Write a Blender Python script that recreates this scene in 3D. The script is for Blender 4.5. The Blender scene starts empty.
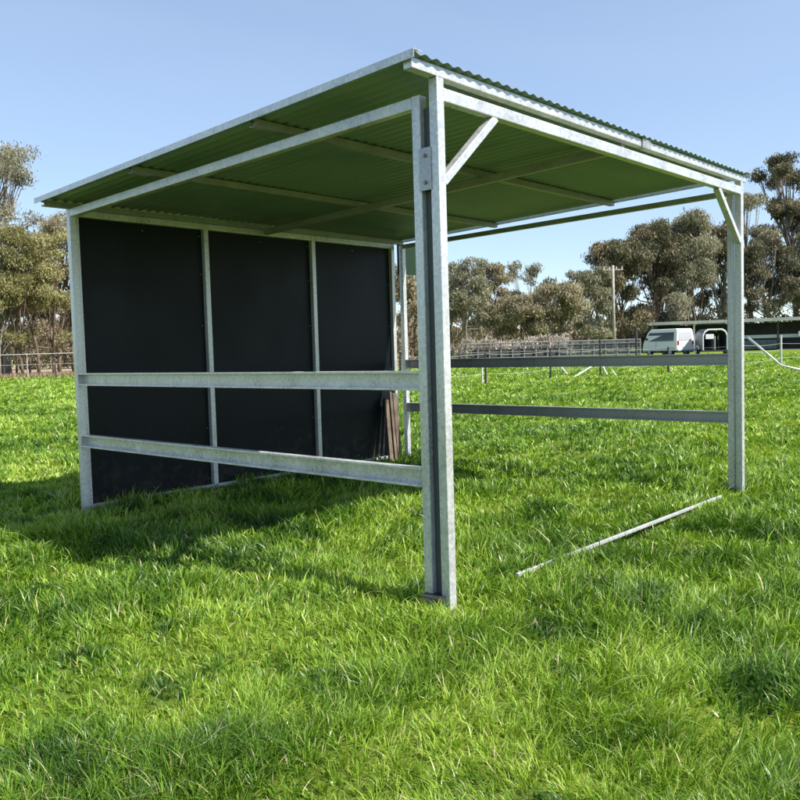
import bpy, bmesh, math, random
import numpy as np
from mathutils import Vector, Matrix
random.seed(7); rng = np.random.default_rng(11)
S = bpy.context.scene
COL = S.collection

# ------------------------------------------------------------------ camera
CAM = np.array([-2.9474, -2.4377, 1.1641])
YAW, PITCH, ROLL, F = 0.8268, -0.0593, -0.0292, 834.7
def basis():
    cy, sy = math.cos(YAW), math.sin(YAW)
    f = np.array([sy*math.cos(PITCH), cy*math.cos(PITCH), math.sin(PITCH)])
    r = np.array([cy, -sy, 0.0]); u = np.cross(r, f)
    c, s = math.cos(ROLL), math.sin(ROLL)
    return r*c+u*s, -r*s+u*c, f
RV, UV, FV = basis()
cd = bpy.data.cameras.new('camera'); cam = bpy.data.objects.new('camera', cd); COL.objects.link(cam)
cd.sensor_width = 36; cd.lens = F/800*36; cd.clip_start = .05; cd.clip_end = 3000
M = Matrix(((RV[0], UV[0], -FV[0], CAM[0]), (RV[1], UV[1], -FV[1], CAM[1]), (RV[2], UV[2], -FV[2], CAM[2]), (0, 0, 0, 1)))
cam.matrix_world = M
S.camera = cam
def horizon(px): return 400-F*math.tan(-PITCH)*1.0 + 0.0292*(400-px) + 0.0
def at(px, d, z=0.0):
    """ground point seen in column px at depth d"""
    v = (px-400)/F*RV + (-(horizon(px)-400)/F)*UV + FV
    h = np.array([v[0], v[1]])
    return float(CAM[0]+h[0]*d), float(CAM[1]+h[1]*d), z
def zat(px, py, d): return CAM[2]+(horizon(px)-py)*d/F

# ------------------------------------------------------------------ light
SUN = Vector((0.235, -0.88, 1.0)).normalized()     # towards the sun
w = bpy.data.worlds.new('World'); S.world = w; w.use_nodes = True
nt = w.node_tree; nt.nodes.clear()
sk = nt.nodes.new('ShaderNodeTexSky'); sk.sky_type = 'NISHITA'; sk.sun_disc = False
sk.sun_elevation = math.asin(SUN.z); sk.sun_rotation = math.atan2(SUN.x, SUN.y)
sk.air_density = .85; sk.dust_density = .3; sk.ozone_density = 2.2; sk.altitude = 0
bg = nt.nodes.new('ShaderNodeBackground'); bg.inputs[1].default_value = 0.125
wo = nt.nodes.new('ShaderNodeOutputWorld')
tcw = nt.nodes.new('ShaderNodeTexCoord'); mpw = nt.nodes.new('ShaderNodeMapping'); mpw.inputs['Scale'].default_value = (1.2, 1.2, 5)
nw = nt.nodes.new('ShaderNodeTexNoise'); nw.inputs['Scale'].default_value = 1.6; nw.inputs['Detail'].default_value = 6; nw.inputs['Distortion'].default_value = .6
rw = nt.nodes.new('ShaderNodeMapRange'); rw.inputs[1].default_value = .35; rw.inputs[2].default_value = .8; rw.inputs[3].default_value = .34; rw.inputs[4].default_value = .54
mw = nt.nodes.new('ShaderNodeMix'); mw.data_type = 'RGBA'; mw.inputs[7].default_value = (2.75, 3.4, 4.35, 1)
nt.links.new(tcw.outputs['Generated'], mpw.inputs[0]); nt.links.new(mpw.outputs[0], nw.inputs['Vector']); nt.links.new(nw.outputs['Fac'], rw.inputs[0])
nt.links.new(rw.outputs[0], mw.inputs[0]); nt.links.new(sk.outputs[0], mw.inputs[6]); nt.links.new(mw.outputs[2], bg.inputs[0]); nt.links.new(bg.outputs[0], wo.inputs[0])
sl = bpy.data.lights.new('sun', 'SUN'); sl.energy = 5.0; sl.angle = math.radians(.53); sl.color = (1, .95, .87)
so = bpy.data.objects.new('sun', sl); COL.objects.link(so)
so.rotation_euler = (-SUN).to_track_quat('-Z', 'Y').to_euler(); so.location = (0, 0, 20)
S.view_settings.view_transform = 'Standard'; S.view_settings.look = 'None'
S.view_settings.exposure = 0.80; S.view_settings.gamma = 1; S.view_settings.use_curve_mapping = False
S.render.engine = 'CYCLES'
S.cycles.max_bounces = 8; S.cycles.diffuse_bounces = 4; S.cycles.transparent_max_bounces = 8

# ------------------------------------------------------------------ materials
def mat(name, col=(.5, .5, .5), rough=.5, metal=0, spec=.5):
    m = bpy.data.materials.new(name); m.use_nodes = True
    b = m.node_tree.nodes['Principled BSDF']
    b.inputs['Base Color'].default_value = (*col, 1); b.inputs['Roughness'].default_value = rough
    b.inputs['Metallic'].default_value = metal; b.inputs['Specular IOR Level'].default_value = spec
    return m, m.node_tree, b
def ramp(t, stops, interp='LINEAR'):
    r = t.nodes.new('ShaderNodeValToRGB'); e = r.color_ramp.elements; r.color_ramp.interpolation = interp
    while len(e) < len(stops): e.new(.5)
    for k, (p, c) in enumerate(stops):
        e[k].position = p; e[k].color = (*c, 1) if len(c) == 3 else c
    return r
def noise(t, scale, detail=4, rough=.5, coord='Object', dist=0):
    tc = t.nodes.new('ShaderNodeTexCoord'); n = t.nodes.new('ShaderNodeTexNoise')
    n.inputs['Scale'].default_value = scale; n.inputs['Detail'].default_value = detail
    n.inputs['Roughness'].default_value = rough; n.inputs['Distortion'].default_value = dist
    t.links.new(tc.outputs[coord], n.inputs['Vector']); return n
def noisy(name, stops, scale, rough=.6, metal=0, bump=0, bscale=None, spec=.5, detail=5):
    m, t, b = mat(name, rough=rough, metal=metal, spec=spec)
    n = noise(t, scale, detail); r = ramp(t, stops)
    t.links.new(n.outputs['Fac'], r.inputs[0]); t.links.new(r.outputs[0], b.inputs['Base Color'])
    if bump:
        n2 = noise(t, bscale or scale*4, 4); bp = t.nodes.new('ShaderNodeBump'); bp.inputs['Strength'].default_value = bump
        bp.inputs['Distance'].default_value = .01
        t.links.new(n2.outputs['Fac'], bp.inputs['Height']); t.links.new(bp.outputs[0], b.inputs['Normal'])
    return m
def galvanised(name, lo, hi, metal=.55, rough=.38):
    m, t, b = mat(name, rough=rough, metal=metal)
    tc = t.nodes.new('ShaderNodeTexCoord')
    v = t.nodes.new('ShaderNodeTexVoronoi'); v.inputs['Scale'].default_value = 70
    n = t.nodes.new('ShaderNodeTexNoise'); n.inputs['Scale'].default_value = 6; n.inputs['Detail'].default_value = 6
    mp = t.nodes.new('ShaderNodeMapping'); mp.inputs['Scale'].default_value = (1, 1, .35)
    t.links.new(tc.outputs['Object'], v.inputs['Vector'])
    t.links.new(tc.outputs['Object'], mp.inputs['Vector']); t.links.new(mp.outputs[0], n.inputs['Vector'])
    mx = t.nodes.new('ShaderNodeMix'); mx.data_type = 'FLOAT'; mx.inputs[0].default_value = .72
    sep = t.nodes.new('ShaderNodeSeparateColor'); t.links.new(v.outputs['Color'], sep.inputs[0])
    t.links.new(sep.outputs[0], mx.inputs[2]); t.links.new(n.outputs['Fac'], mx.inputs[3])
    r = ramp(t, [(.25, (lo, lo*1.01, lo*1.03)), (.75, (hi, hi*1.005, hi*1.01))])
    t.links.new(mx.outputs[0], r.inputs[0]); t.links.new(r.outputs[0], b.inputs['Base Color'])
    r2 = ramp(t, [(.2, (rough-.1,)*3), (.8, (rough+.14,)*3)])
    t.links.new(mx.outputs[0], r2.inputs[0]); t.links.new(r2.outputs[0], b.inputs['Roughness'])
    return m
GALV = galvanised('galvanised_steel', .42, .72, .42, .33)
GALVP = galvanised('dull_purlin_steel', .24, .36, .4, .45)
WEB, _, _ = mat('dark_channel_web', (.07, .08, .085), .5, .3)
GALVD = galvanised('weathered_galvanised_steel', .30, .48, .65, .42)
SHEET = noisy('green_tinted_roof_sheet', [(.3, (.15, .22, .215)), (.7, (.22, .29, .275))], 1.2, .38, spec=.5)  # roof sheet base colour, grey tinted towards green
BOLT, _, _ = mat('zinc_bolt', (.25, .25, .26), .4, .8)
DARKST, _, _ = mat('dark_steel', (.05, .05, .05), .5, .5)

def plypanel():
    m, t, b = mat('black_film_faced_board', rough=.42, spec=.16)
    n = noise(t, 1.6, 6, .6); r = ramp(t, [(.3, (.0045, .0065, .009)), (.7, (.010, .013, .017))])
    t.links.new(n.outputs['Fac'], r.inputs[0])
    # splashes of dry mud low on the boards
    tg = t.nodes.new('ShaderNodeTexCoord'); sp = t.nodes.new('ShaderNodeSeparateXYZ'); t.links.new(tg.outputs['Object'], sp.inputs[0])
    nm = noise(t, 9, 8, .75); mr = t.nodes.new('ShaderNodeMapRange'); mr.inputs[1].default_value = .0; mr.inputs[2].default_value = .75
    mr.inputs[3].default_value = .16; mr.inputs[4].default_value = -.12; t.links.new(sp.outputs[2], mr.inputs[0])
    ad = t.nodes.new('ShaderNodeMath'); ad.operation = 'ADD'; t.links.new(nm.outputs['Fac'], ad.inputs[0]); t.links.new(mr.outputs[0], ad.inputs[1])
    rm = ramp(t, [(.55, (0, 0, 0)), (.75, (.55, .55, .55))]); t.links.new(ad.outputs[0], rm.inputs[0])
    mm = t.nodes.new('ShaderNodeMix'); mm.data_type = 'RGBA'; mm.inputs[7].default_value = (.06, .05, .036, 1)
    t.links.new(rm.outputs[0], mm.inputs[0]); t.links.new(r.outputs[0], mm.inputs[6]); t.links.new(mm.outputs[2], b.inputs['Base Color'])
    tc = t.nodes.new('ShaderNodeTexCoord'); mp = t.nodes.new('ShaderNodeMapping'); mp.inputs['Scale'].default_value = (1.5, 1.5, .8)
    n2 = t.nodes.new('ShaderNodeTexNoise'); n2.inputs['Scale'].default_value = 2; n2.inputs['Detail'].default_value = 5
    t.links.new(tc.outputs['Object'], mp.inputs[0]); t.links.new(mp.outputs[0], n2.inputs['Vector'])
    r2 = ramp(t, [(.3, (.34,)*3), (.75, (.46,)*3)]); t.links.new(n2.outputs['Fac'], r2.inputs[0]); t.links.new(r2.outputs[0], b.inputs['Roughness'])
    return m
PANEL = plypanel()

def leafmat(name, stops, trans=.3, rough=.5, spec=.35):
    """two-sided leaf; the colour of every leaf comes from its own 'tint' value"""
    m, t, b = mat(name, rough=rough, spec=spec)
    a = t.nodes.new('ShaderNodeAttribute'); a.attribute_name = 'tint'
    r = ramp(t, stops); t.links.new(a.outputs['Fac'], r.inputs[0]); t.links.new(r.outputs[0], b.inputs['Base Color'])
    tr = t.nodes.new('ShaderNodeBsdfTranslucent'); hs = t.nodes.new('ShaderNodeHueSaturation')
    hs.inputs['Saturation'].default_value = 1.15; hs.inputs['Value'].default_value = 1.15
    t.links.new(r.outputs[0], hs.inputs['Color']); t.links.new(hs.outputs[0], tr.inputs[0])
    mx = t.nodes.new('ShaderNodeMixShader'); mx.inputs[0].default_value = trans
    out = t.nodes['Material Output']
    t.links.new(b.outputs[0], mx.inputs[1]); t.links.new(tr.outputs[0], mx.inputs[2]); t.links.new(mx.outputs[0], out.inputs[0])
    return m

# ------------------------------------------------------------------ helpers
def new_mesh_obj(name, verts, faces, m, parent=None, smooth=False):
    me = bpy.data.meshes.new(name); me.from_pydata([tuple(v) for v in verts], [], faces); me.validate()
    bm = bmesh.new(); bm.from_mesh(me); bmesh.ops.recalc_face_normals(bm, faces=bm.faces); bm.to_mesh(me); bm.free()
    me.materials.append(m); o = bpy.data.objects.new(name, me); COL.objects.link(o)
    if smooth:
        me.polygons.foreach_set('use_smooth', [True]*len(me.polygons))
    if parent: o.parent = parent
    return o
class MB:
    """collects shapes for one mesh"""
    def __init__(s): s.v = []; s.f = []
    def add(s, v, f):
        k = len(s.v); s.v += [tuple(a) for a in v]; s.f += [tuple(i+k for i in q) for q in f]; return s
    def box(s, c, d, rot=None):
        v = []
        for z in (-1, 1):
            for y in (-1, 1):
                for x in (-1, 1):
                    p = Vector((x*d[0]/2, y*d[1]/2, z*d[2]/2))
                    if rot: p = rot @ p
                    v.append(p+Vector(c))
        return s.add(v, [(0, 2, 3, 1), (4, 5, 7, 6), (0, 1, 5, 4), (2, 6, 7, 3), (0, 4, 6, 2), (1, 3, 7, 5)])
    def cbox(s, lo, hi):
        return s.box([(a+b)/2 for a, b in zip(lo, hi)], [b-a for a, b in zip(lo, hi)])
    def prof(s, a, b, outline, up=(0, 0, 1), caps=True):
        """extrudes a closed 2-D outline (side, up) from a to b"""
        a, b = Vector(a), Vector(b); d = (b-a).normalized(); U = Vector(up); R_ = d.cross(U).normalized(); U = R_.cross(d)
        n = len(outline); v = [a+R_*p[0]+U*p[1] for p in outline]+[b+R_*p[0]+U*p[1] for p in outline]
        f = [(i, (i+1) % n, n+(i+1) % n, n+i) for i in range(n)]
        if caps: f += [tuple(range(n))[::-1], tuple(range(n, 2*n))]
        return s.add(v, f)
    def tube(s, pts, rad, n=8):
        P = [Vector(p) for p in pts]; rr = rad if isinstance(rad, (list, tuple)) else [rad]*len(P); v = []; f = []
        for i, p in enumerate(P):
            d = (P[min(i+1, len(P)-1)]-P[max(i-1, 0)]).normalized()
            a = d.orthogonal().normalized() if i == 0 else (a-d*a.dot(d)).normalized()
            b = d.cross(a)
            for k in range(n):
                t = 2*math.pi*k/n; v.append(p+(a*math.cos(t)+b*math.sin(t))*rr[i])
            if i:
                for k in range(n):
                    j = (k+1) % n; f.append(((i-1)*n+k, (i-1)*n+j, i*n+j, i*n+k))
        f.append(tuple(range(n))[::-1]); f.append(tuple(range((len(P)-1)*n, len(P)*n)))
        return s.add(v, f)
    def build(s, name, m, parent=None, bevel=0, smooth=False):
        o = new_mesh_obj(name, s.v, s.f, m, parent, smooth)
        if bevel:
            b = o.modifiers.new('bevel', 'BEVEL'); b.width = bevel; b.segments = 2; b.limit_method = 'ANGLE'
            b.angle_limit = math.radians(40); b.harden_normals = False
        return o
def sq(w_, h): return [(-w_/2, -h/2), (w_/2, -h/2), (w_/2, h/2), (-w_/2, h/2)]
def cee(w_, h, t=.004, lip=.012, side=1):
    """lipped channel, back on one side, open to the other"""
    o = [(-w_/2, -h/2), (w_/2, -h/2), (w_/2, -h/2+lip), (w_/2-t, -h/2+lip), (w_/2-t, -h/2+t), (-w_/2+t, -h/2+t),
         (-w_/2+t, h/2-t), (w_/2-t, h/2-t), (w_/2-t, h/2-lip), (w_/2, h/2-lip), (w_/2, h/2), (-w_/2, h/2)]
    return [(x*side, y) for x, y in o] if side > 0 else [(-x, y) for x, y in o][::-1]
def tag(o, label=None, cat=None, group=None, kind=None):
    if label: o['label'] = label
    if cat: o['category'] = cat
    if group: o['group'] = group
    if kind: o['kind'] = kind
    return o
def thing(name, label, cat, loc=(0, 0, 0), rz=0, group=None):
    o = bpy.data.objects.new(name, None); COL.objects.link(o); o.location = loc; o.rotation_euler = (0, 0, rz)
    o.empty_display_size = .2
    return tag(o, label, cat, group)

# ------------------------------------------------------------------ ground
def vnoise(x, y, s, seed=0):
    """value noise on arrays"""
    x = np.asarray(x, float)*s; y = np.asarray(y, float)*s
    xi = np.floor(x).astype(np.int64); yi = np.floor(y).astype(np.int64); fx = x-xi; fy = y-yi
    fx = fx*fx*(3-2*fx); fy = fy*fy*(3-2*fy)
    def h(a, b):
        n = (a*374761393+b*668265263+seed*1274126177) & 0xffffffff
        n = ((n ^ (n >> 13))*1274126177) & 0xffffffff
        return ((n ^ (n >> 16)) & 0xffff)/65535.0
    return (h(xi, yi)*(1-fx)+h(xi+1, yi)*fx)*(1-fy)+(h(xi, yi+1)*(1-fx)+h(xi+1, yi+1)*fx)*fy
def gz(x, y):
    n = (vnoise(x, y, 1.1, 3)-.5)*.05+(vnoise(x, y, .35, 5)-.5)*.06+(vnoise(x, y, 3.4, 8)-.5)*.055
    return n-.015
def ground():
    # one sheet: fine squares near the shelter, coarse ones towards the horizon
    a = np.concatenate([-np.geomspace(900, 14, 26), np.arange(-13.8, 13.9, .15), np.geomspace(14, 900, 26)])
    X, Y = np.meshgrid(a, a); Z = gz(X, Y)
    r = np.hypot(X, Y); Z = np.where(r > 30, Z*np.clip((60-r)/30, 0, 1), Z)
    n = len(a); v = np.stack([X.ravel(), Y.ravel(), Z.ravel()], 1)
    i = np.arange(n*n).reshape(n, n); q = np.stack([i[:-1, :-1], i[:-1, 1:], i[1:, 1:], i[1:, :-1]], -1).reshape(-1, 4)
    me = bpy.data.meshes.new('ground'); me.from_pydata(v.tolist(), [], q.tolist())
    me.polygons.foreach_set('use_smooth', [True]*len(me.polygons))
    m, t, b = mat('paddock_turf', rough=.95, spec=.1)
    tc = t.nodes.new('ShaderNodeTexCoord')
    def nn(s, d=5, r_=.6):
        n_ = t.nodes.new('ShaderNodeTexNoise'); n_.inputs['Scale'].default_value = s; n_.inputs['Detail'].default_value = d
        n_.inputs['Roughness'].default_value = r_; t.links.new(tc.outputs['Object'], n_.inputs['Vector']); return n_
    r1 = ramp(t, [(.3, (.10, .155, .018)), (.5, (.165, .235, .03)), (.72, (.25, .31, .05))]); t.links.new(nn(.22, 7, .62).outputs['Fac'], r1.inputs[0])
    r2 = ramp(t, [(.33, (.45, .50, .45)), (.6, (1.1, 1.08, 1.0))]); t.links.new(nn(7, 6, .75).outputs['Fac'], r2.inputs[0])
    mx = t.nodes.new('ShaderNodeMix'); mx.data_type = 'RGBA'; mx.blend_type = 'MULTIPLY'; mx.inputs[0].default_value = 1
    t.links.new(r1.outputs[0], mx.inputs[6]); t.links.new(r2.outputs[0], mx.inputs[7]); t.links.new(mx.outputs[2], b.inputs['Base Color'])
    bp = t.nodes.new('ShaderNodeBump'); bp.inputs['Strength'].default_value = .9; bp.inputs['Distance'].default_value = .05
    t.links.new(nn(14, 6, .8).outputs['Fac'], bp.inputs['Height']); t.links.new(bp.outputs[0], b.inputs['Normal'])
    me.materials.append(m); o = bpy.data.objects.new('ground', me); COL.objects.link(o); tag(o, kind='structure')
ground()

def litter():
    # strip of bare dry ground under the trees at the far side of the paddock
    v = []; f = []; k = 0
    for px in range(-160, 420, 8):
        d0 = 55.5+1.6*vnoise(px, 0, .05)+.8*vnoise(px, 9, .2); x0, y0, _ = at(px, d0); x1, y1, _ = at(px, 260)
        v += [(x0, y0, .012), (x1, y1, .012)]
        if k: f.append((k-2, k-1, k+1, k))
        k += 2
    m = noisy('leaf_litter', [(.3, (.14, .095, .055)), (.5, (.30, .22, .14)), (.72, (.42, .34, .22))], 1.3, .95, bump=.6, bscale=6)
    o = new_mesh_obj('leaf_litter', v, f, m); tag(o, kind='structure')
litter()

# ------------------------------------------------------------------ grass
def tint_mesh(name, V, Fq, Ft, tint, m, kind=None, parent=None):
    """quads Fq and triangles Ft; tint per vertex"""
    me = bpy.data.meshes.new(name); nv = len(V); nq = len(Fq); ntr = len(Ft)
    me.vertices.add(nv); me.vertices.foreach_set('co', V.astype(np.float32).ravel())
    me.loops.add(nq*4+ntr*3)
    li = np.concatenate([Fq.ravel(), Ft.ravel()]) if ntr else Fq.ravel()
    me.loops.foreach_set('vertex_index', li.astype(np.int32)); me.polygons.add(nq+ntr)
    st = np.concatenate([np.arange(nq)*4, nq*4+np.arange(ntr)*3]); me.polygons.foreach_set('loop_start', st.astype(np.int32))
    me.update(calc_edges=True)
    a = me.attributes.new('tint', 'FLOAT', 'POINT'); a.data.foreach_set('value', tint.astype(np.float32))
    me.materials.append(m); o = bpy.data.objects.new(name, me); COL.objects.link(o)
    if kind: o['kind'] = kind
    if parent: o.parent = parent
    return o
def grass():
    N = 760000
    d = 1.55*np.exp(rng.random(N)*math.log(75/1.55)); an = (rng.random(N)-.5)*1.42
    fh = np.array([math.sin(YAW), math.cos(YAW)]); rh = np.array([math.cos(YAW), -math.sin(YAW)])
    x = CAM[0]+d*(np.cos(an)*fh[0]+np.sin(an)*rh[0]); y = CAM[1]+d*(np.cos(an)*fh[1]+np.sin(an)*rh[1])
    # pull blades towards tuft centres
    g = np.clip(.055*np.maximum(1, d/5), .055, .6); cx = np.floor(x/g); cyy = np.floor(y/g)
    jx = np.abs(np.sin(cx*12.9898+cyy*78.233)*43758.5453) % 1; jy = np.abs(np.sin(cx*39.346+cyy*11.135)*24634.6345) % 1
    tx = (cx+jx)*g; ty = (cyy+jy)*g; pull = rng.random(N)**.6*.75
    x = x*(1-pull)+tx*pull; y = y*(1-pull)+ty*pull
    n1 = vnoise(x, y, 2.6, 21); n2 = vnoise(x, y, .8, 22); n3 = vnoise(x, y, 7., 23)
    clump = n1*.5+n2*.25+n3*.25
    keep = (rng.random(N) < np.clip((clump-.12)*3.2, .5, 1))
    # grass is worn right at the posts and out from below the wall sheets
    for (px_, py_) in ((0, 0), (0, 3.56), (3.6, 0), (3.6, 3.56)):
        keep &= ~((np.hypot(x-px_, y-py_) < .05))
    keep &= ~((np.abs(y-3.6) < .03) & (x > -.03) & (x < 3.63))
    x, y, d, n1, n2, n3, clump, tx, ty = [a[keep] for a in (x, y, d, n1, n2, n3, clump, tx, ty)]; N = len(x)
    h = (.048+.072*np.clip((clump-.25)*1.9, 0, 1)**1.2)*(.55+.75*rng.random(N))
    long_ = rng.random(N) < .05; h = np.where(long_, h*1.45, h)
    h *= 1-.42*np.exp(-((np.abs(y+.04))/.07)**2)*((x > .45) & (x < 3.15))       # trodden along the sill bar
    h = h*np.clip(1+(d-20)/60, 1, 1.5)
    wd = (.00125*np.maximum(d, 2.2))*(.6+.8*rng.random(N))
    broad = (rng.random(N) < .05+.16*(vnoise(x, y, 1.3, 71) > .62)) & (d < 14); wd = np.where(broad, wd*2.8, wd); h = np.where(broad, h*.55, h)   # clover and other broad leaves
    # lean: away from the tuft centre, plus wind and chance
    th = np.arctan2(y-ty, x-tx)+rng.normal(0, .9, N); ln = rng.gamma(2.2, .27, N)*h
    lx = np.cos(th)*ln+.25*h*(vnoise(x, y, 1.7, 31)-.5)*2; ly = np.sin(th)*ln+.25*h*(vnoise(x, y, 1.7, 32)-.5)*2
    z0 = gz(x, y)*np.clip((60-np.hypot(x, y))/30, 0, 1)-.006
    ph = rng.random(N)*math.pi; sx = np.cos(ph)*wd/2; sy = np.sin(ph)*wd/2
    P = np.zeros((N, 7, 3))
    for k, (t, ww) in enumerate(((0, .8), (.38, 1.), (.72, .75), (1., 0))):
        bx = x+lx*t*t; by = y+ly*t*t; bz = z0+h*(t-.22*t*t*t*np.minimum(1.4, ln/h))
        if k < 3:
            P[:, 2*k] = np.stack([bx-sx*ww, by-sy*ww, bz], 1); P[:, 2*k+1] = np.stack([bx+sx*ww, by+sy*ww, bz], 1)
        else: P[:, 6] = np.stack([bx, by, bz], 1)
    i = np.arange(N)[:, None]*7
    Fq = np.concatenate([i+np.array([[0, 1, 3, 2]]), i+np.array([[2, 3, 5, 4]])]); Ft = i+np.array([[4, 5, 6]])
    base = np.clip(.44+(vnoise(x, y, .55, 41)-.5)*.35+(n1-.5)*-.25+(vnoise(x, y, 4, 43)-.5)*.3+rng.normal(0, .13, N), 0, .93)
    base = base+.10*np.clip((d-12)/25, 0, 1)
    # scattered dark pits among the tufts, their shade painted into the blade tint
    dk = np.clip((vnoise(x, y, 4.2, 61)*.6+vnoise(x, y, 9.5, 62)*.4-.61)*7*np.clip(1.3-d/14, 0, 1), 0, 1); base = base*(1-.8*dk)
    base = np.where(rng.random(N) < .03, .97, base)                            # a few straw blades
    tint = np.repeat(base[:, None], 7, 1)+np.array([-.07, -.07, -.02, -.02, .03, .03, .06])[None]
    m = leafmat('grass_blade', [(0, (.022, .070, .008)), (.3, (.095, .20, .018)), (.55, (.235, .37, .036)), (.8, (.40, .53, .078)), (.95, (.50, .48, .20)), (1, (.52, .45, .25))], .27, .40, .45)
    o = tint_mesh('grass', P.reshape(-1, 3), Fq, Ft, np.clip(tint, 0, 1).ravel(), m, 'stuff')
    tag(o, 'lush green paddock grass', 'grass')
grass()

# ------------------------------------------------------------------ shelter
D, WX = 3.547, 3.60
HF, HB = 2.32, 2.265
shelter = thing('horse_shelter', 'galvanised steel field shelter with flat skillion roof and black boarded back wall', 'shelter', (0, 0, 0))
T = .05
def post(x, y, h, name='post', w_=T, z0=-.06, lab=None):
    o = MB().box((x, y, (h+z0)/2), (w_, w_, h-z0)).build(name, GALV, shelter, .004)
    if lab: o['label'] = lab
    return o
# side frame (left): two posts, top bar, two rails
post(0, .105, HF); post(0, D-.05, HB)
MB().prof((0, .105+T/2, HF-.03), (0, D-.05-T/2, HB-.03), sq(.046, .055)).build('top_bar', GALV, shelter, .004)
for z in (1.02, .565):
    MB().prof((-.002, .105+T/2, z), (-.002, D-.05-T/2, z), cee(.048, .092, side=-1)).build('rail', GALV, shelter, .0015)
# front frame
post(0, 0, 2.375); post(WX, 0, 2.375)
MB().prof((T/2, 0, HF-.015), (WX-T/2, 0, HF-.015), sq(.05, .06)).build('front_beam', GALV, shelter, .004)
for s, x in ((1, T/2), (-1, WX-T/2)):
    MB().prof((x-.004*s, 0, 1.92), (x+s*.405, 0, HF-.043), sq(.04, .045), up=(0, 1, 0)).build('knee_brace', GALV, shelter, .003)
# right frame
post(WX, .062, HF); post(WX, D-.05, HB)
MB().prof((WX, .062+T/2, HF-.022), (WX, D-.05-T/2, HB-.018), sq(.04, .042)).build('top_bar', GALVD, shelter, .004)
for z in (1.02, .565):
    MB().prof((WX+.002, .062+T/2, z), (WX+.002, D-.05-T/2, z), cee(.048, .092, side=-1)).build('rail', GALVD, shelter, .0015)
# back wall frame, studs and boards
ys = D+.003
for x in (0.052, 1.19, 2.39, 3.49):
    post(x, ys, HB+.007, 'stud', .045, .0 if .1 < x < 3.4 else -.05)
for a, b in ((0.052, 1.19), (1.19, 2.39), (2.39, 3.49)):
    MB().prof((a+.0225, ys, HB-.018), (b-.0225, ys, HB-.018), sq(.045, .05)).build('wall_top_bar', GALV, shelter, .003)
    MB().prof((a+.0225, ys, .055), (b-.0225, ys, .055), sq(.045, .03)).build('wall_sill', GALV, shelter, .003)
    MB().cbox((a+.012, ys+.024, .04), (b-.012, ys+.041, HB+.0)).build('wall_board', PANEL, shelter, .002)
for a, b in ((0.052, 1.19), (1.19, 2.39), (2.39, 3.49)):
    q = MB()
    for z in (.12, .55, .98, 1.42, 1.85, 2.17):
        for x in (a+.042, b-.042, (a+b)/2) if z in (.12, 2.17) else (a+.042, b-.042): q.tube([(x, ys+.024, z), (x, ys+.020, z)], .0055, 6)
    o = q.build('board_screws', BOLT, shelter); o['kind'] = 'stuff'
# joining plates and bolts between the paired posts, foot plates
for (x, y0) in ((0, .0525),):
    for z in (1.98, 1.35, .75, .28):
        hh = .19 if z > 1.9 else .05
        pl = MB().cbox((x-.0015-.028, y0-.036, z-hh/2), (x-.0255, y0+.036, z+hh/2)).build('joining_plate', GALVD, shelter) if z > 1.9 else None
        for yy in ((0,) if z > 1.9 else ()):
            for dz in ((-.06, .06) if z > 1.9 else (0,)):
                if z > 1.9: MB().tube([(x-.0255, y0+yy, z+dz), (x-.040, y0+yy, z+dz)], .009, 6).build('bolt', BOLT, pl)
                else: MB().tube([(x, y0-.0275, z), (x, y0+.0275, z)], .007, 6).build('bolt', BOLT, shelter)
MB().cbox((.004, .0255, 0), (.010, .0795, HF-.06)).build('joining_web', WEB, shelter)
for (x, y) in ((0, .05), (WX, .05), (0, D), (WX, D)):
    MB().cbox((x-.085, y-.05, .016), (x+.03, y+.07, .022)).build('foot_plate', DARKST, shelter, .002)
# sill bar lying in the grass across the open front
MB().prof((.50, -.035, .012), (3.12, -.035, .022), sq(.018, .020)).build('sill_bar', GALV, shelter, .003)

# roof: falls from front to back
X0, X1, Y0, Y1 = -.20, 3.68, -.05, 3.62
def rz_(y): return 2.425-(y-Y0)/(Y1-Y0)*.108            # underside of the sheet
# main front roof beam in two lengths with a splice
MB().prof((X0+.01, 0, rz_(0)-.024), (1.985, 0, rz_(0)-.024), sq(.05, .046)).build('roof_beam', GALV, shelter, .003)
MB().prof((2.0, 0, rz_(0)-.026), (X1-.01, 0, rz_(0)-.026), sq(.05, .046)).build('roof_beam', GALV, shelter, .003)
MB().cbox((1.94, -.036, rz_(0)-.055), (2.05, -.026, rz_(0)+.004)).build('splice_plate', GALVD, shelter, .001)
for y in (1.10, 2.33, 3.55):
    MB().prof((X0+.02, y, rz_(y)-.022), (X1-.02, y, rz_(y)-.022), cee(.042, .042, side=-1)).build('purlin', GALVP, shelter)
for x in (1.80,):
    MB().prof((x, .026, rz_(0)-.070), (x, 3.50, rz_(3.50)-.070), sq(.045, .05)).build('rafter', GALVP, shelter, .003)
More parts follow.
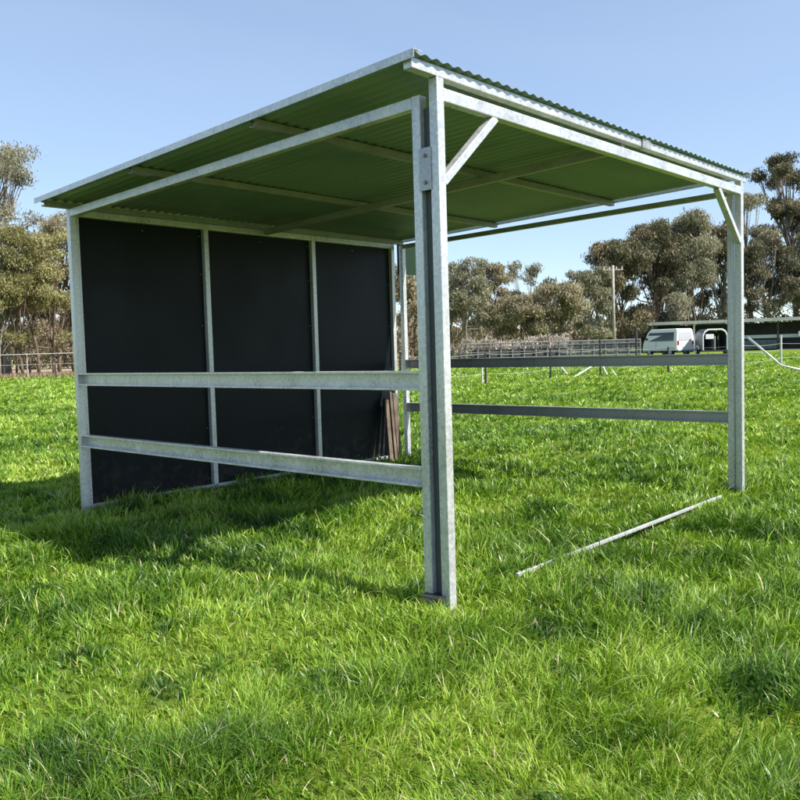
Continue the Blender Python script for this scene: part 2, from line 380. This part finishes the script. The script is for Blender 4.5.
# sheets: corrugations run from front to back
def sheet(a, b, lift=0):
    pitch, amp = .076, .0058; n = int((b-a)/pitch*8); t = .0016; ny = 6; v = []; f = []
    for lay in (0, 1):
        for j in range(ny+1):
            y = Y0+(Y1-Y0)*j/ny
            for i in range(n+1):
                x = a+(b-a)*i/n
                v.append((x, y, rz_(y)+amp+.001+lift+amp*math.cos(2*math.pi*(x-X0)/pitch)+(t if lay else 0)))
    m = (n+1)*(ny+1); g = lambda l, j, i: l*m+j*(n+1)+i
    for j in range(ny):
        for i in range(n):
            f.append((g(0, j, i), g(0, j+1, i), g(0, j+1, i+1), g(0, j, i+1))); f.append((g(1, j, i), g(1, j, i+1), g(1, j+1, i+1), g(1, j+1, i)))
    for i in range(n):
        f.append((g(0, 0, i), g(0, 0, i+1), g(1, 0, i+1), g(1, 0, i))); f.append((g(0, ny, i), g(1, ny, i), g(1, ny, i+1), g(0, ny, i+1)))
    for j in range(ny):
        f.append((g(0, j, 0), g(1, j, 0), g(1, j+1, 0), g(0, j+1, 0))); f.append((g(0, j, n), g(0, j+1, n), g(1, j+1, n), g(1, j, n)))
    o = new_mesh_obj('roof_sheet', v, f, SHEET, shelter, True)
    return o
ws = .76
for k in range(5):
    sheet(X0+k*ws+(0 if k else .004), min(X0+(k+1)*ws+.03, X1-.004), .0022*(k % 2))
# side barge cappings (angle over the sheet edge)
for x, s in ((X0, 1), (X1, -1)):
    o_ = [(0, 0)]
    v = []; prof_ = [(-.003, -.016), (0, -.016), (0, .018), (.055, .018), (.055, .021), (-.003, .021)]
    for y in (Y0-.004, Y1+.004):
        for (a, b) in prof_: v.append((x+s*(a-.006), y, rz_(y)+b))
    n = 6; f = [(i, (i+1) % n, n+(i+1) % n, n+i) for i in range(n)]+[tuple(range(n))[::-1], tuple(range(n, 2*n))]
    new_mesh_obj('barge_capping', v, f, GALV, shelter)
# screws on the roof
sc = MB()
for y in (0, 1.10, 2.33, 3.55):
    for k in range(25):
        x = X0+.152*k+.076
        if x < X1-.03: sc.tube([(x, y, rz_(y)+.014), (x, y, rz_(y)+.023)], .006, 6)
o = sc.build('roof_screws', BOLT, shelter); o['kind'] = 'stuff'
# small sheet infill hanging under the roof beside the back corner
MB().cbox((WX-.02, D-.0, HB-.30), (WX+.30, D+.006, HB+.02)).build('infill_sheet', mat('dark_green_sheet', (.015, .034, .018), .6, 0, .2)[0], shelter)

TIM = noisy('weathered_brown_timber', [(.3, (.06, .042, .03)), (.7, (.17, .125, .085))], 8, .8, bump=.4)
for k, (xb, xt, hh, wd_, lb) in enumerate(((3.20, 3.30, .66, .05, 'short brown board leaning in the back corner, leftmost of three'), (3.29, 3.36, .74, .035, 'thin brown batten leaning in the back corner between two boards'), (3.37, 3.42, .72, .06, 'brown board leaning in the back corner nearest the corner post'))):
    a = Vector((xb, 3.36+.02*k, -.02)); b = Vector((xt, 3.505, hh))
    o = MB().prof(a, b, sq(.02, wd_) , up=(1, 0, 0)).build('timber_board', TIM, None, .002); tag(o, lb, 'board', 'brown boards leaning in the back corner')

# ------------------------------------------------------------------ trees
BARK = {
    'grey': noisy('grey_gum_bark', [(.3, (.13, .11, .09)), (.7, (.34, .30, .26))], 2.5, .9, bump=.5),
    'brown': noisy('brown_bark', [(.3, (.07, .045, .03)), (.7, (.20, .14, .10))], 3, .9, bump=.6),
}
LEAF = {
    'olive': leafmat('olive_wattle_leaf', [(0, (.10, .085, .025)), (.45, (.25, .235, .095)), (.8, (.40, .365, .17)), (1, (.48, .40, .25))], .25, .6),
    'gum': leafmat('grey_green_gum_leaf', [(0, (.06, .065, .04)), (.5, (.23, .225, .14)), (.85, (.42, .385, .27)), (1, (.52, .42, .32))], .25, .5),
    'brown': leafmat('brownish_gum_leaf', [(0, (.085, .070, .045)), (.4, (.25, .215, .13)), (.75, (.42, .37, .24)), (1, (.54, .45, .33))], .22, .6),
    'dark': leafmat('dark_gum_leaf', [(0, (.022, .027, .014)), (.5, (.12, .12, .065)), (.8, (.27, .22, .13)), (1, (.42, .22, .13))], .2, .5),
    'pale': leafmat('pale_dry_scrub_leaf', [(0, (.18, .15, .11)), (.5, (.36, .31, .25)), (1, (.55, .49, .42))], .2, .7),
    'tan': leafmat('tan_scrub_leaf', [(0, (.12, .08, .04)), (.5, (.28, .21, .12)), (1, (.45, .36, .24))], .2, .7),
}
def leaves(cl, size, per):
    """leaf quads in lumpy clusters; cl = list of (centre, radius, tint)"""
    P = []; Tn = []
    for c, r, tn in cl:
        n = int(per*r*r)
        dirs = rng.normal(0, 1, (n, 3)); dirs /= np.linalg.norm(dirs, axis=1)[:, None]
        rad = r*(.35+.65*rng.random(n)**.45)*(1+.25*np.sin(dirs[:, 0]*5+c[0])*np.cos(dirs[:, 1]*4+c[1]))*(1+.17*rng.normal(0, 1, n))
        p = dirs*rad[:, None]*np.array([1, 1, .72])+np.array(c)
        a = rng.normal(0, 1, (n, 3)); a /= np.linalg.norm(a, axis=1)[:, None]; a[:, 2] -= .8
        b = np.cross(a, rng.normal(0, 1, (n, 3))); b /= np.linalg.norm(b, axis=1)[:, None]
        s = size*(.5+rng.random(n))[:, None]
        q = np.stack([p-a*s*.5, p+b*s*.22, p+a*s*.5, p-b*s*.22], 1)
        P.append(q.reshape(-1, 3)); Tn.append(np.repeat(np.clip(tn+rng.normal(0, .12, n), 0, 1), 4))
    V = np.concatenate(P); n = len(V)//4
    return V, np.arange(n*4).reshape(n, 4), np.concatenate(Tn)
def tree(px, top, d, wpx, kind, bark, name, label, gaps=.5, low=.25, nclump=26, dens=70, lean=0, size=None, group='trees beyond the paddock', multi=1):
    x, y, _ = at(px, d); H = zat(px, top, d); Wd = wpx*d/F
    t = thing(name, label, 'tree', (x, y, 0), 0, group)
    mb = MB(); cl = []
    r0 = max(.1, H*.018)
    for st in range(multi):
        ox = (st-(multi-1)/2)*Wd*.22; hh = H*(.62+.1*random.random())
        pts = [(ox, 0, -.1)]; k = 6; dx = 0; dy = 0
        for i in range(1, k+1):
            dx += random.uniform(-.05, .05)*H+lean*H/k; dy += random.uniform(-.04, .04)*H
            pts.append((ox+dx*i/k, dy*i/k, hh*i/k))
        mb.tube(pts, [r0*(1-.11*i)/multi**.4 for i in range(k+1)], 8)
        nl = max(5, nclump//(2*multi))
        for j in range(nl):
            f0 = random.uniform(max(.18, low*.8), 1); i0 = min(k-1, int(f0*k)); base = Vector(pts[i0]).lerp(Vector(pts[i0+1]), f0*k-i0)
            az = j*2.4+random.uniform(-.5, .5); zt = H*random.uniform(max(low, base.z/H+.04), 1)*.97
            u_ = (zt/H-low)/(1-low); rr = Wd*.5*math.sqrt(max(.12, 1-(1.45*u_-.55)**2))*random.uniform(.45, .92)
            end = Vector((base.x*.6+rr*math.cos(az), base.y*.6+rr*math.sin(az), min(zt, H*.95)))
            mid = base.lerp(end, .5)+Vector((random.uniform(-.3, .3), random.uniform(-.3, .3), -.05*H*random.random()))
            mb.tube([base, mid, end], [r0*.34, r0*.22, r0*.08], 5)
            n2 = 2 if nclump > 12 else 1
            for q in range(n2+2):
                e2 = end+Vector((random.uniform(-1, 1), random.uniform(-1, 1), random.uniform(-.7, .5)))*Wd*.10*(q > 0)
                if q: mb.tube([mid, mid.lerp(e2, .6)+Vector((0, 0, .1)), e2], [r0*.15, r0*.1, r0*.04], 4)
                rad = Wd*random.uniform(.065, .165)*(1.25-gaps*.4)
                e2.z = min(e2.z, H-rad*.7)
                cl.append(((e2.x, e2.y, e2.z), rad, .25+.5*random.random()))
    mb.build('trunk', BARK[bark], t, 0, True)
    V, Q, Tn = leaves(cl, size or d*.0023, dens*4.3)
    tint_mesh('crown', V, Q, np.zeros((0, 3), int), Tn, LEAF[kind], parent=t)
    return t
def shrub(px, top, d, wpx, kind, name, label, dens=150, n=14, group=None):
    x, y, _ = at(px, d); H = zat(px, top, d); Wd = wpx*d/F
    t = thing(name, label, 'shrub', (x, y, 0), 0, group); mb = MB(); cl = []
    for j in range(n):
        a = random.uniform(0, 6.28); r = Wd*.42*math.sqrt(random.random()); zz = H*random.uniform(.15, .8)*(1-.35*(r/(Wd*.5)))
        e = (r*math.cos(a), r*math.sin(a), zz); mb.tube([(r*.15*math.cos(a), r*.15*math.sin(a), 0), (e[0]*.6, e[1]*.6, zz*.6), e], [.04, .03, .012], 5)
        cl.append((e, min(H*.3, Wd*.2)*random.uniform(.7, 1.1), .2+.6*random.random()))
    mb.build('stem', BARK['brown'], t)
    V, Q, Tn = leaves(cl, d*.003, dens); tint_mesh('crown', V, Q, np.zeros((0, 3), int), Tn, LEAF[kind], parent=t)
    return t
TREES = [
 # px, top, d, width px, leaf, bark, name, label, kwargs
 (8, 152, 70, 108, 'gum', 'grey', 'gum_tree', 'tall sparse gum tree rising above the olive trees at the left edge', dict(gaps=.9, low=.45, nclump=49, dens=70)),
 (38, 228, 60, 70, 'olive', 'brown', 'wattle_tree', 'yellow olive bushy tree beside the left end of the shelter', dict(low=.14, nclump=84, multi=3, dens=120)),
 (-8, 243, 58, 66, 'olive', 'grey', 'wattle_tree', 'olive tree cut by the left edge of the photo', dict(low=.16, nclump=72, multi=2, dens=120)),
 (66, 212, 68, 70, 'brown', 'brown', 'gum_tree', 'brownish tree half hidden behind the left shelter post', dict(low=.06, nclump=92, multi=2, dens=100)),
 (16, 268, 64, 60, 'brown', 'brown', 'gum_tree', 'low brown tree under the tall sparse gum', dict(low=.06, nclump=72, multi=3, dens=110)),
 (412, 262, 84, 56, 'brown', 'brown', 'gum_tree', 'brown tree seen between the back corner and the near corner post', dict(low=.07, nclump=58, multi=2, dens=80)),
 (446, 270, 90, 50, 'gum', 'grey', 'gum_tree', 'grey green tree directly behind the near corner post', dict(low=.07, nclump=52, multi=2, dens=80)),
 (470, 256, 84, 52, 'gum', 'grey', 'gum_tree', 'rounded grey green tree right of the near corner post', dict(low=.07, nclump=66, multi=2, dens=85)),
 (496, 264, 88, 46, 'brown', 'grey', 'gum_tree', 'golden brown topped tree second right of the near corner post', dict(low=.07, nclump=63, multi=2, dens=85)),
 (531, 259, 92, 54, 'gum', 'grey', 'gum_tree', 'open crowned gum with sky gaps at the middle of the tree line', dict(gaps=.9, low=.55, nclump=29, dens=70)),
 (518, 296, 84, 52, 'brown', 'brown', 'gum_tree', 'low brown tree below the open crowned gum', dict(low=.06, nclump=55, multi=2, dens=85)),
 (556, 284, 84, 58, 'brown', 'brown', 'gum_tree', 'pale brown rounded tree behind the white fence post stays', dict(low=.06, nclump=69, multi=2, dens=85)),
 (590, 268, 92, 50, 'gum', 'grey', 'gum_tree', 'grey tree just left of the power pole', dict(low=.07, nclump=63, multi=2, dens=85)),
 (620, 240, 98, 64, 'dark', 'brown', 'gum_tree', 'dark tree with reddish top right behind the power pole', dict(low=.06, nclump=72, multi=2, dens=80)),
 (656, 222, 102, 66, 'dark', 'brown', 'gum_tree', 'big dark olive tree above the white van', dict(low=.06, nclump=87, multi=2, dens=75)),
 (690, 213, 104, 66, 'gum', 'brown', 'gum_tree', 'big grey olive tree above the horse float', dict(low=.06, nclump=92, multi=3, dens=75)),
 (722, 226, 108, 56, 'dark', 'grey', 'gum_tree', 'dark tree behind the far right shelter post', dict(low=.06, nclump=72, multi=2, dens=75)),
 (755, 190, 112, 56, 'gum', 'grey', 'gum_tree', 'tall gum with high pale crown right of the far right post', dict(gaps=.7, low=.5, nclump=52, dens=65)),
 (768, 238, 106, 58, 'dark', 'grey', 'gum_tree', 'dark spreading tree over the open shed', dict(gaps=.6, low=.35, nclump=49, dens=85)),
 (799, 152, 116, 64, 'dark', 'grey', 'gum_tree', 'tallest dark gum at the right edge of the photo', dict(gaps=.7, low=.45, nclump=55, dens=65)),
 (812, 232, 108, 60, 'gum', 'brown', 'gum_tree', 'olive tree under the tallest gum at the right edge', dict(low=.07, nclump=63, multi=2, dens=75)),
 (850, 200, 112, 70, 'dark', 'grey', 'gum_tree', 'dark gum beyond the right edge of the photo', dict(low=.3, nclump=58, dens=65)),
]
for a in TREES: tree(*a[:8], **a[8])
for px, top in ((115, 262), (185, 255), (260, 268), (335, 258)):
    tree(px, top, 82, 76, 'brown' if px % 2 else 'gum', 'brown', 'gum_tree', 'tree of the far tree line hidden behind the black boarded wall', low=.15, nclump=30, multi=2, dens=60)
shrub(410, 343, 66, 17, 'tan', 'bush', 'small orange tan bush seen beside the back corner post', 110, 12)
for px, top, wp, lb in ((474, 331, 50, 'pale scrub bush at the left end of the grey fence'), (512, 332, 56, 'pale scrub bush behind the dark part of the grey fence'), (552, 330, 56, 'pale scrub bush behind the middle of the grey fence')):
    shrub(px, top, 70, wp, 'pale', 'bush', lb, 300, 26, 'pale bushes behind the grey fence')
def wood():
    cl = []
    for px in range(-260, 1100, 7):
        if 735 < px < 800 and random.random() < .45: continue
        for k in range(2):
            d = random.uniform(112, 122); x, y, _ = at(px+random.uniform(-4, 4), d); H = random.uniform(1.2, 6.5)*(1.3 if px < 120 else 1)
            cl.append(((x, y, H*.55), 1.9+.5*random.random(), .1+.5*random.random()))
            cl.append(((x, y, H*.9+.6), 1.3, .1+.6*random.random()))
    V, Q, Tn = leaves(cl, .40, 90); o = tint_mesh('distant_wood', V, Q, np.zeros((0, 3), int), Tn, LEAF['brown'], 'stuff')
    tag(o, 'far scrubby wood behind the tree line', 'wood')
wood()
def deadgrass():
    N = 26000; px = rng.uniform(-150, 420, N); d = 55.6+rng.gamma(1.5, 2.6, N)
    P = np.array([at(a, b) for a, b in zip(px, d)]); h = .10+.35*rng.random(N)**2; w_ = .03+.03*rng.random(N)
    a = rng.random(N)*6.28; lx = rng.normal(0, .1, N); ly = rng.normal(0, .1, N); s = np.stack([np.cos(a)*w_, np.sin(a)*w_, 0*a], 1)
    V = np.stack([P-s, P+s, P+np.stack([lx, ly, h], 1)], 1).reshape(-1, 3)
    o = tint_mesh('dry_undergrowth', V, np.zeros((0, 4), int), np.arange(3*N).reshape(N, 3), np.repeat(rng.random(N), 3), LEAF['tan'], 'stuff')
    tag(o, 'dry fallen twigs and stalks under the left trees', 'undergrowth')
deadgrass()

# ------------------------------------------------------------------ far things
WHITE, _, _ = mat('white_paint', (.78, .79, .80), .35)
GREYP, _, _ = mat('grey_paint', (.42, .44, .47), .45)
GLASS, _, _ = mat('reflective_glass', (.16, .19, .24), .12, .5)
RUB, _, _ = mat('rubber', (.02, .02, .02), .8)
TAPE, _, _ = mat('white_tape', (.55, .55, .52), .6)
FENG, _, _ = mat('grey_fence_steel', (.20, .20, .21), .5)
WOODP = noisy('weathered_pole_timber', [(.3, (.22, .19, .16)), (.7, (.42, .38, .33))], 3, .9)
DWOOD = noisy('dark_post_timber', [(.3, (.03, .028, .025)), (.7, (.09, .08, .07))], 3, .9)
CAMH = Vector((math.sin(YAW), math.cos(YAW), 0)); CAMR = Vector((math.cos(YAW), -math.sin(YAW), 0))

def fence_near():
    t = thing('wire_fence', 'star picket wire fence with white stays crossing the paddock behind the shelter', 'fence', at(600, 30.5))
    o0 = Vector(t.location)
    def P(px, d, z): return Vector(at(px, d, z))-o0
    posts = [(400, 24.5, 1.02), (485, 26.3, 1.02), (550, 29.2, 1.05), (600, 30.5, 1.36), (668, 31.2, 1.0), (742, 30, 1.25), (781, 37, 1.35), (840, 44, 1.2)]
    for i, (px, d, h) in enumerate(posts):
        white = px in (742, 781)
        mb = MB(); p = P(px, d, 0); mb.box(p+Vector((0, 0, h/2)), (.05 if not white else .07, .05 if not white else .07, h)); mb.box(p+Vector((.03, 0, h/2)), (.03, .012, h-.01))
        mb.build('fence_post', TAPE if white else DARKST, t)
        if px == 485: MB().box(P(481.5, d, .27), (.045, .045, .55)).build('marker_peg', TAPE, t)
    for z in (.35, .72, .98):
        mb = MB(); pts = []
        for i in range(len(posts)-1):
            a, b = posts[i], posts[i+1]
            for k in range(6):
                f = k/6; q = P(a[0], a[1], z).lerp(P(b[0], b[1], z), f); q.z -= .05*math.sin(math.pi*f); pts.append(q)
        pts.append(P(posts[-1][0], posts[-1][1], z)); mb.tube(pts, .006, 4); mb.build('wire', GREYP, t)
    for a, b in (((592, 30.2, .40), (573, 29.4, .03)), ((602, 30.2, .42), (607, 29.6, .08)), ((561, 29, .42), (567, 28.6, .18)), ((612, 29.6, .22), (616, 29.4, .05))):
        MB().tube([P(*a), P(*b)], .026, 6).build('stay', TAPE, t)
    MB().tube([P(748, 29.5, 1.26), P(771, 29.2, .56), P(781, 29, .26), P(806, 28.5, .05)], [.045, .04, .035, .04], 8).build('stay', GALV, t, 0, True)
    return t
fence_near()

def fence_left():
    t = thing('rail_fence', 'thin pale rail fence in front of the left trees', 'fence', at(30, 54.5)); o0 = Vector(t.location)
    def P(px, d, z): return Vector(at(px, d, z))-o0
    for px in (-60, -15, 27, 55, 110, 165, 220, 275, 330, 385):
        MB().box(P(px, 54.5, .85), (.07, .07, 1.7)).build('fence_post', WOODP if px != 55 else DWOOD, t)
    MB().tube([P(px, 54.4, 1.62) for px in range(-90, 400, 30)], .022, 6).build('top_rail', TAPE, t)
    MB().tube([P(px, 54.4, .95) for px in range(-90, 400, 30)], .010, 4).build('wire', TAPE, t)
fence_left()

def fence_far():
    t = thing('panel_fence', 'grey slatted yard fence left of the white van', 'fence', at(560, 66)); o0 = Vector(t.location)
    def P(px, d, z): return Vector(at(px, d, z))-o0
    A, B = (466, 66), (640, 66)
    n = 15
    for i in range(n+1):
        px = A[0]+(B[0]-A[0])*i/n; h = 1.55
        MB().box(P(px, 66, h/2), (.09, .09, h)).build('fence_post', FENG, t)
    for z in (.35, .8, 1.25, 1.5):
        MB().tube([P(A[0], 65.9, z), P(B[0], 65.9, z)], .03 if z != 1.5 else .045, 6).build('rail', FENG, t)
    mb = MB()
    for i in range(90):
        px = 560+80*i/90; mb.box(P(px, 66.05, .75+.03*math.sin(i*7)), (.045, .02, 1.45))
    mb.build('pickets', FENG, t)
    # dark shade cloth along the left half
    a, b = P(472, 66.1, .15), P(566, 66.1, .15); dd = (b-a); L = dd.length; ang = math.atan2(dd.y, dd.x)
    MB().box(((a+b)/2)+Vector((0, 0, .42)), (L, .03, .85), Matrix.Rotation(ang, 3, 'Z')).build('shade_cloth', DWOOD, t)
fence_far()
tag(MB().tube([Vector(at(636.5, 64, -.1)), Vector(at(636.5, 64, 2.4))], [.11, .09], 8).build('timber_post', DWOOD), 'thick dark upright post between the grey fence and the white van', 'post')

def pole():
    t = thing('power_pole', 'timber power pole with short crossarm in front of the dark trees', 'power pole', at(614, 88)); H = zat(614, 266, 88)
    MB().tube([(0, 0, -.2), (0, 0, H*.5), (0, 0, H)], [.19, .16, .13], 10).build('pole', WOODP, t, 0, True)
    r = CAMR; a = r*-1.05; MB().prof(a+Vector((0, 0, H-.45)), r*1.05+Vector((0, 0, H-.45)), sq(.12, .12)).build('crossarm', WOODP, t)
    for s in (-.95, -.35, .35, .95):
        MB().tube([r*s+Vector((0, 0, H-.39)), r*s+Vector((0, 0, H-.12))], [.05, .035], 6).build('insulator', WHITE, t)
pole()

def shed():
    # long open fronted shed
    c = Vector(at(760, 93)); v = Vector((c.x-CAM[0], c.y-CAM[1], 0)).normalized(); r = Vector((v.y, -v.x, 0))
    ang = math.atan2(r.y, r.x)
    t = thing('open_shed', 'long low open fronted stable shed with pale roof edge at the right', 'shed', tuple(c), ang)
    L0, L1, H, dp = -11.6, 24, 3.45, 5.2      # local: x along the front, y away from camera
    n = 8
    MB().cbox((L0, dp-.1, 0), (L1, dp, H-.3)).build('back_wall', noisy('dark_cladding', [(.3, (.035, .04, .045)), (.7, (.07, .075, .08))], 1.5, .7), t)
    for x in (L0, L1-.1): MB().cbox((x, .05, 0), (x+.1, dp-.1, H-.3)).build('end_wall', GREYP, t)
    v_ = []; f_ = []
    v_ = [(L0-.4, -.7, H-.05), (L1+.4, -.7, H-.05), (L1+.4, dp+.3, H+.45-.5), (L0-.4, dp+.3, H+.45-.5), (L0-.4, -.7, H+.02), (L1+.4, -.7, H+.02), (L1+.4, dp+.3, H-.02), (L0-.4, dp+.3, H-.02)]
    new_mesh_obj('roof', v_, [(0, 3, 2, 1), (4, 5, 6, 7), (0, 1, 5, 4), (1, 2, 6, 5), (2, 3, 7, 6), (3, 0, 4, 7)], GREYP, t)
    MB().cbox((L0-.4, -.74, H-.25), (L1+.4, -.705, H+.10)).build('fascia', noisy('pale_fascia', [(.3, (.42, .40, .38)), (.7, (.60, .58, .55))], 1, .6), t)
    for i in range(n+1):
        x = L0+.3+(L1-L0-.6)*i/n
        MB().cbox((x-.09, -.08, 0), (x+.09, .06, H-.06)).build('post', WHITE if i % 3 == 1 else DWOOD, t)
    for i in range(n):
        a = L0+.4+(L1-L0-.6)*i/n; b = a+(L1-L0-.6)/n-.2
        MB().cbox((a, .0, 1.35), (b, .05, 1.72)).build('stall_rail', GREYP, t)
        if i % 2 == 0: MB().cbox((a, .0, .15), (b, .04, 1.15)).build('stall_front', noisy('stall_boards', [(.3, (.05, .06, .075)), (.7, (.12, .14, .17))], 2, .7), t)
    MB().cbox((3.85, -.62, 1.45), (4.75, -.2, 2.0)).build('feed_bin', WHITE, t)
shed()

def wheel(parent, x, y, r=.34, w_=.22):
    o = MB().tube([(x, y-w_/2, r), (x, y+w_/2, r)], r, 20).build('wheel', RUB, parent)
    MB().tube([(x, y-w_/2-.012, r), (x, y+w_/2+.012, r)], r*.58, 14).build('rim', GREYP, o)
def van():
    c = Vector(at(668, 74)); v = Vector((c.x-CAM[0], c.y-CAM[1], 0)).normalized()
    # long axis turned so that its near side faces the camera's left (shaded) and its tail the right (sunlit)
    ang = math.atan2(v.y, v.x)+math.radians(38)
    t = thing('white_van', 'white panel van parked before the open shed', 'van', tuple(c), ang)
    L, Wd, H = 4.7, 1.9, 2.35
    # side outline, x forward (away from camera)
    o = [(-L/2, .45), (-L/2, 1.2), (-L/2+.1, H-.12), (-L/2+.28, H), (L/2-1.0, H), (L/2-.62, H-.2), (L/2-.22, 1.35), (L/2-.1, 1.15), (L/2, .9), (L/2, .42)]
    vs = []; n = len(o)
    for s, ins in ((-1, 0), (1, 0)):
        for x, z in o: vs.append((x, s*(Wd/2-(.14 if z > 1.5 else 0)), z))
    f = [tuple(range(n)), tuple(range(n, 2*n))[::-1]]+[(i, (i+1) % n, n+(i+1) % n, n+i) for i in range(n)]
    ob = new_mesh_obj('body', vs, f, WHITE, t); b = ob.modifiers.new('bevel', 'BEVEL'); b.width = .07; b.segments = 3
    for s in (-1, 1):
        MB().add([(x, s*(Wd/2+.004-(.10 if z > 1.6 else .02)), z) for x, z in ((-1.9, 1.3), (L/2-.5, 1.3), (L/2-.85, H-.3), (-1.9, H-.3))], [(0, 1, 2, 3)]).build('side_window', GLASS, t)
        MB().cbox((-2.1, s*(Wd/2+.004)-.008, .62), (1.5, s*(Wd/2+.004)+.008, .70)).build('side_trim', GREYP, t)
        for x in (-1.45, 1.45): wheel(t, x, s*(Wd/2-.14))
        MB().cbox((-L/2-.03, s*.78-.08, .95), (-L/2+.02, s*.78+.08, 1.3)).build('tail_light', mat('tail_lamp', (.35, .02, .02), .2)[0], t)
    MB().add([(-L/2-.012, -.7, 1.35), (-L/2-.012, .7, 1.35), (-L/2+.075, .62, H-.3), (-L/2+.075, -.62, H-.3)], [(0, 1, 2, 3)]).build('rear_window', GREYP, t)
    MB().cbox((-L/2-.1, -.9, .4), (-L/2+.05, .9, .58)).build('bumper', GREYP, t, .03)
    MB().cbox((L/2-.15, -.9, .36), (L/2+.08, .9, .56)).build('bumper', GREYP, t, .03)
    MB().cbox((-L/2-.03, -.26, .72), (-L/2-.008, .26, .84)).build('number_plate', WHITE, t)
    for s in (-1, 1):
        MB().cbox((L/2-.75, s*1.05-.09, 1.4), (L/2-.65, s*1.05+.09, 1.62)).build('mirror', DARKST, t, .02)
        MB().cbox((.42, s*.945-.003, .5), (.435, s*.945+.008, 1.28)).build('door_seam', DARKST, t)
        MB().cbox((L/2-.02, s*.68-.14, .78), (L/2+.015, s*.68+.14, .98)).build('headlight', GREYP, t)
van()
def floatt():
    c = Vector(at(711, 70)); v = Vector((c.x-CAM[0], c.y-CAM[1], 0)).normalized(); ang = math.atan2(v.y, v.x)+math.radians(12)
    t = thing('horse_float', 'open backed horse float with white rounded frame and dark inside', 'trailer', tuple(c), ang)
    L, Wd, H = 3.2, 1.95, 2.2
    arch = [(-Wd/2, .45), (-Wd/2, H-.5), (-Wd/2+.14, H-.18), (-Wd/2+.42, H), (Wd/2-.42, H), (Wd/2-.14, H-.18), (Wd/2, H-.5), (Wd/2, .45)]
    def shell(x0, x1, k, name, m):
        n = len(arch); v_ = []
        for x in (x0, x1):
            for s in (1, k): v_ += [(x, a*s, .45+(b-.45)*s) for a, b in arch]
        f = []
        for i in range(n-1):
            f += [(i, i+1, 2*n+i+1, 2*n+i), (n+i, 3*n+i, 3*n+i+1, n+i+1), (i, n+i, n+i+1, i+1), (2*n+i, 2*n+i+1, 3*n+i+1, 3*n+i)]
        for i in (0, n-1): f.append((i, n+i, 3*n+i, 2*n+i))
        return new_mesh_obj(name, v_, f, m, t)
    shell(-L/2, -L/2+.12, .93, 'rear_frame', WHITE)
    shell(-L/2+.121, L/2, .96, 'body', mat('dark_blue_float_skin', (.05, .06, .08), .4)[0])
    MB().cbox((-L/2, -Wd/2, .36), (L/2, Wd/2, .449)).build('floor', DARKST, t)
    MB().cbox((L/2-.05, -Wd/2+.1, .46), (L/2-.01, Wd/2-.1, H-.3)).build('front_wall', DARKST, t)
    MB().cbox((-L/2+.1, -.03, .46), (L/2-.1, .03, 1.6)).build('divider', GREYP, t)
    MB().cbox((-L/2+.05, .1, 1.35), (-L/2+.1, .75, 1.75)).build('hay_net', WHITE, t, .1)
    for s in (-1, 1):
        wheel(t, -.1, s*(Wd/2+.13), .32)
        MB().tube([(-.62, s*(Wd/2+.13), .5), (-.45, s*(Wd/2+.13), .78), (.25, s*(Wd/2+.13), .78), (.42, s*(Wd/2+.13), .5)], .05, 6).build('mudguard', WHITE, t)
    MB().tube([(L/2, 0, .42), (L/2+1.2, 0, .45)], .05, 6).build('drawbar', GREYP, t)
floatt()
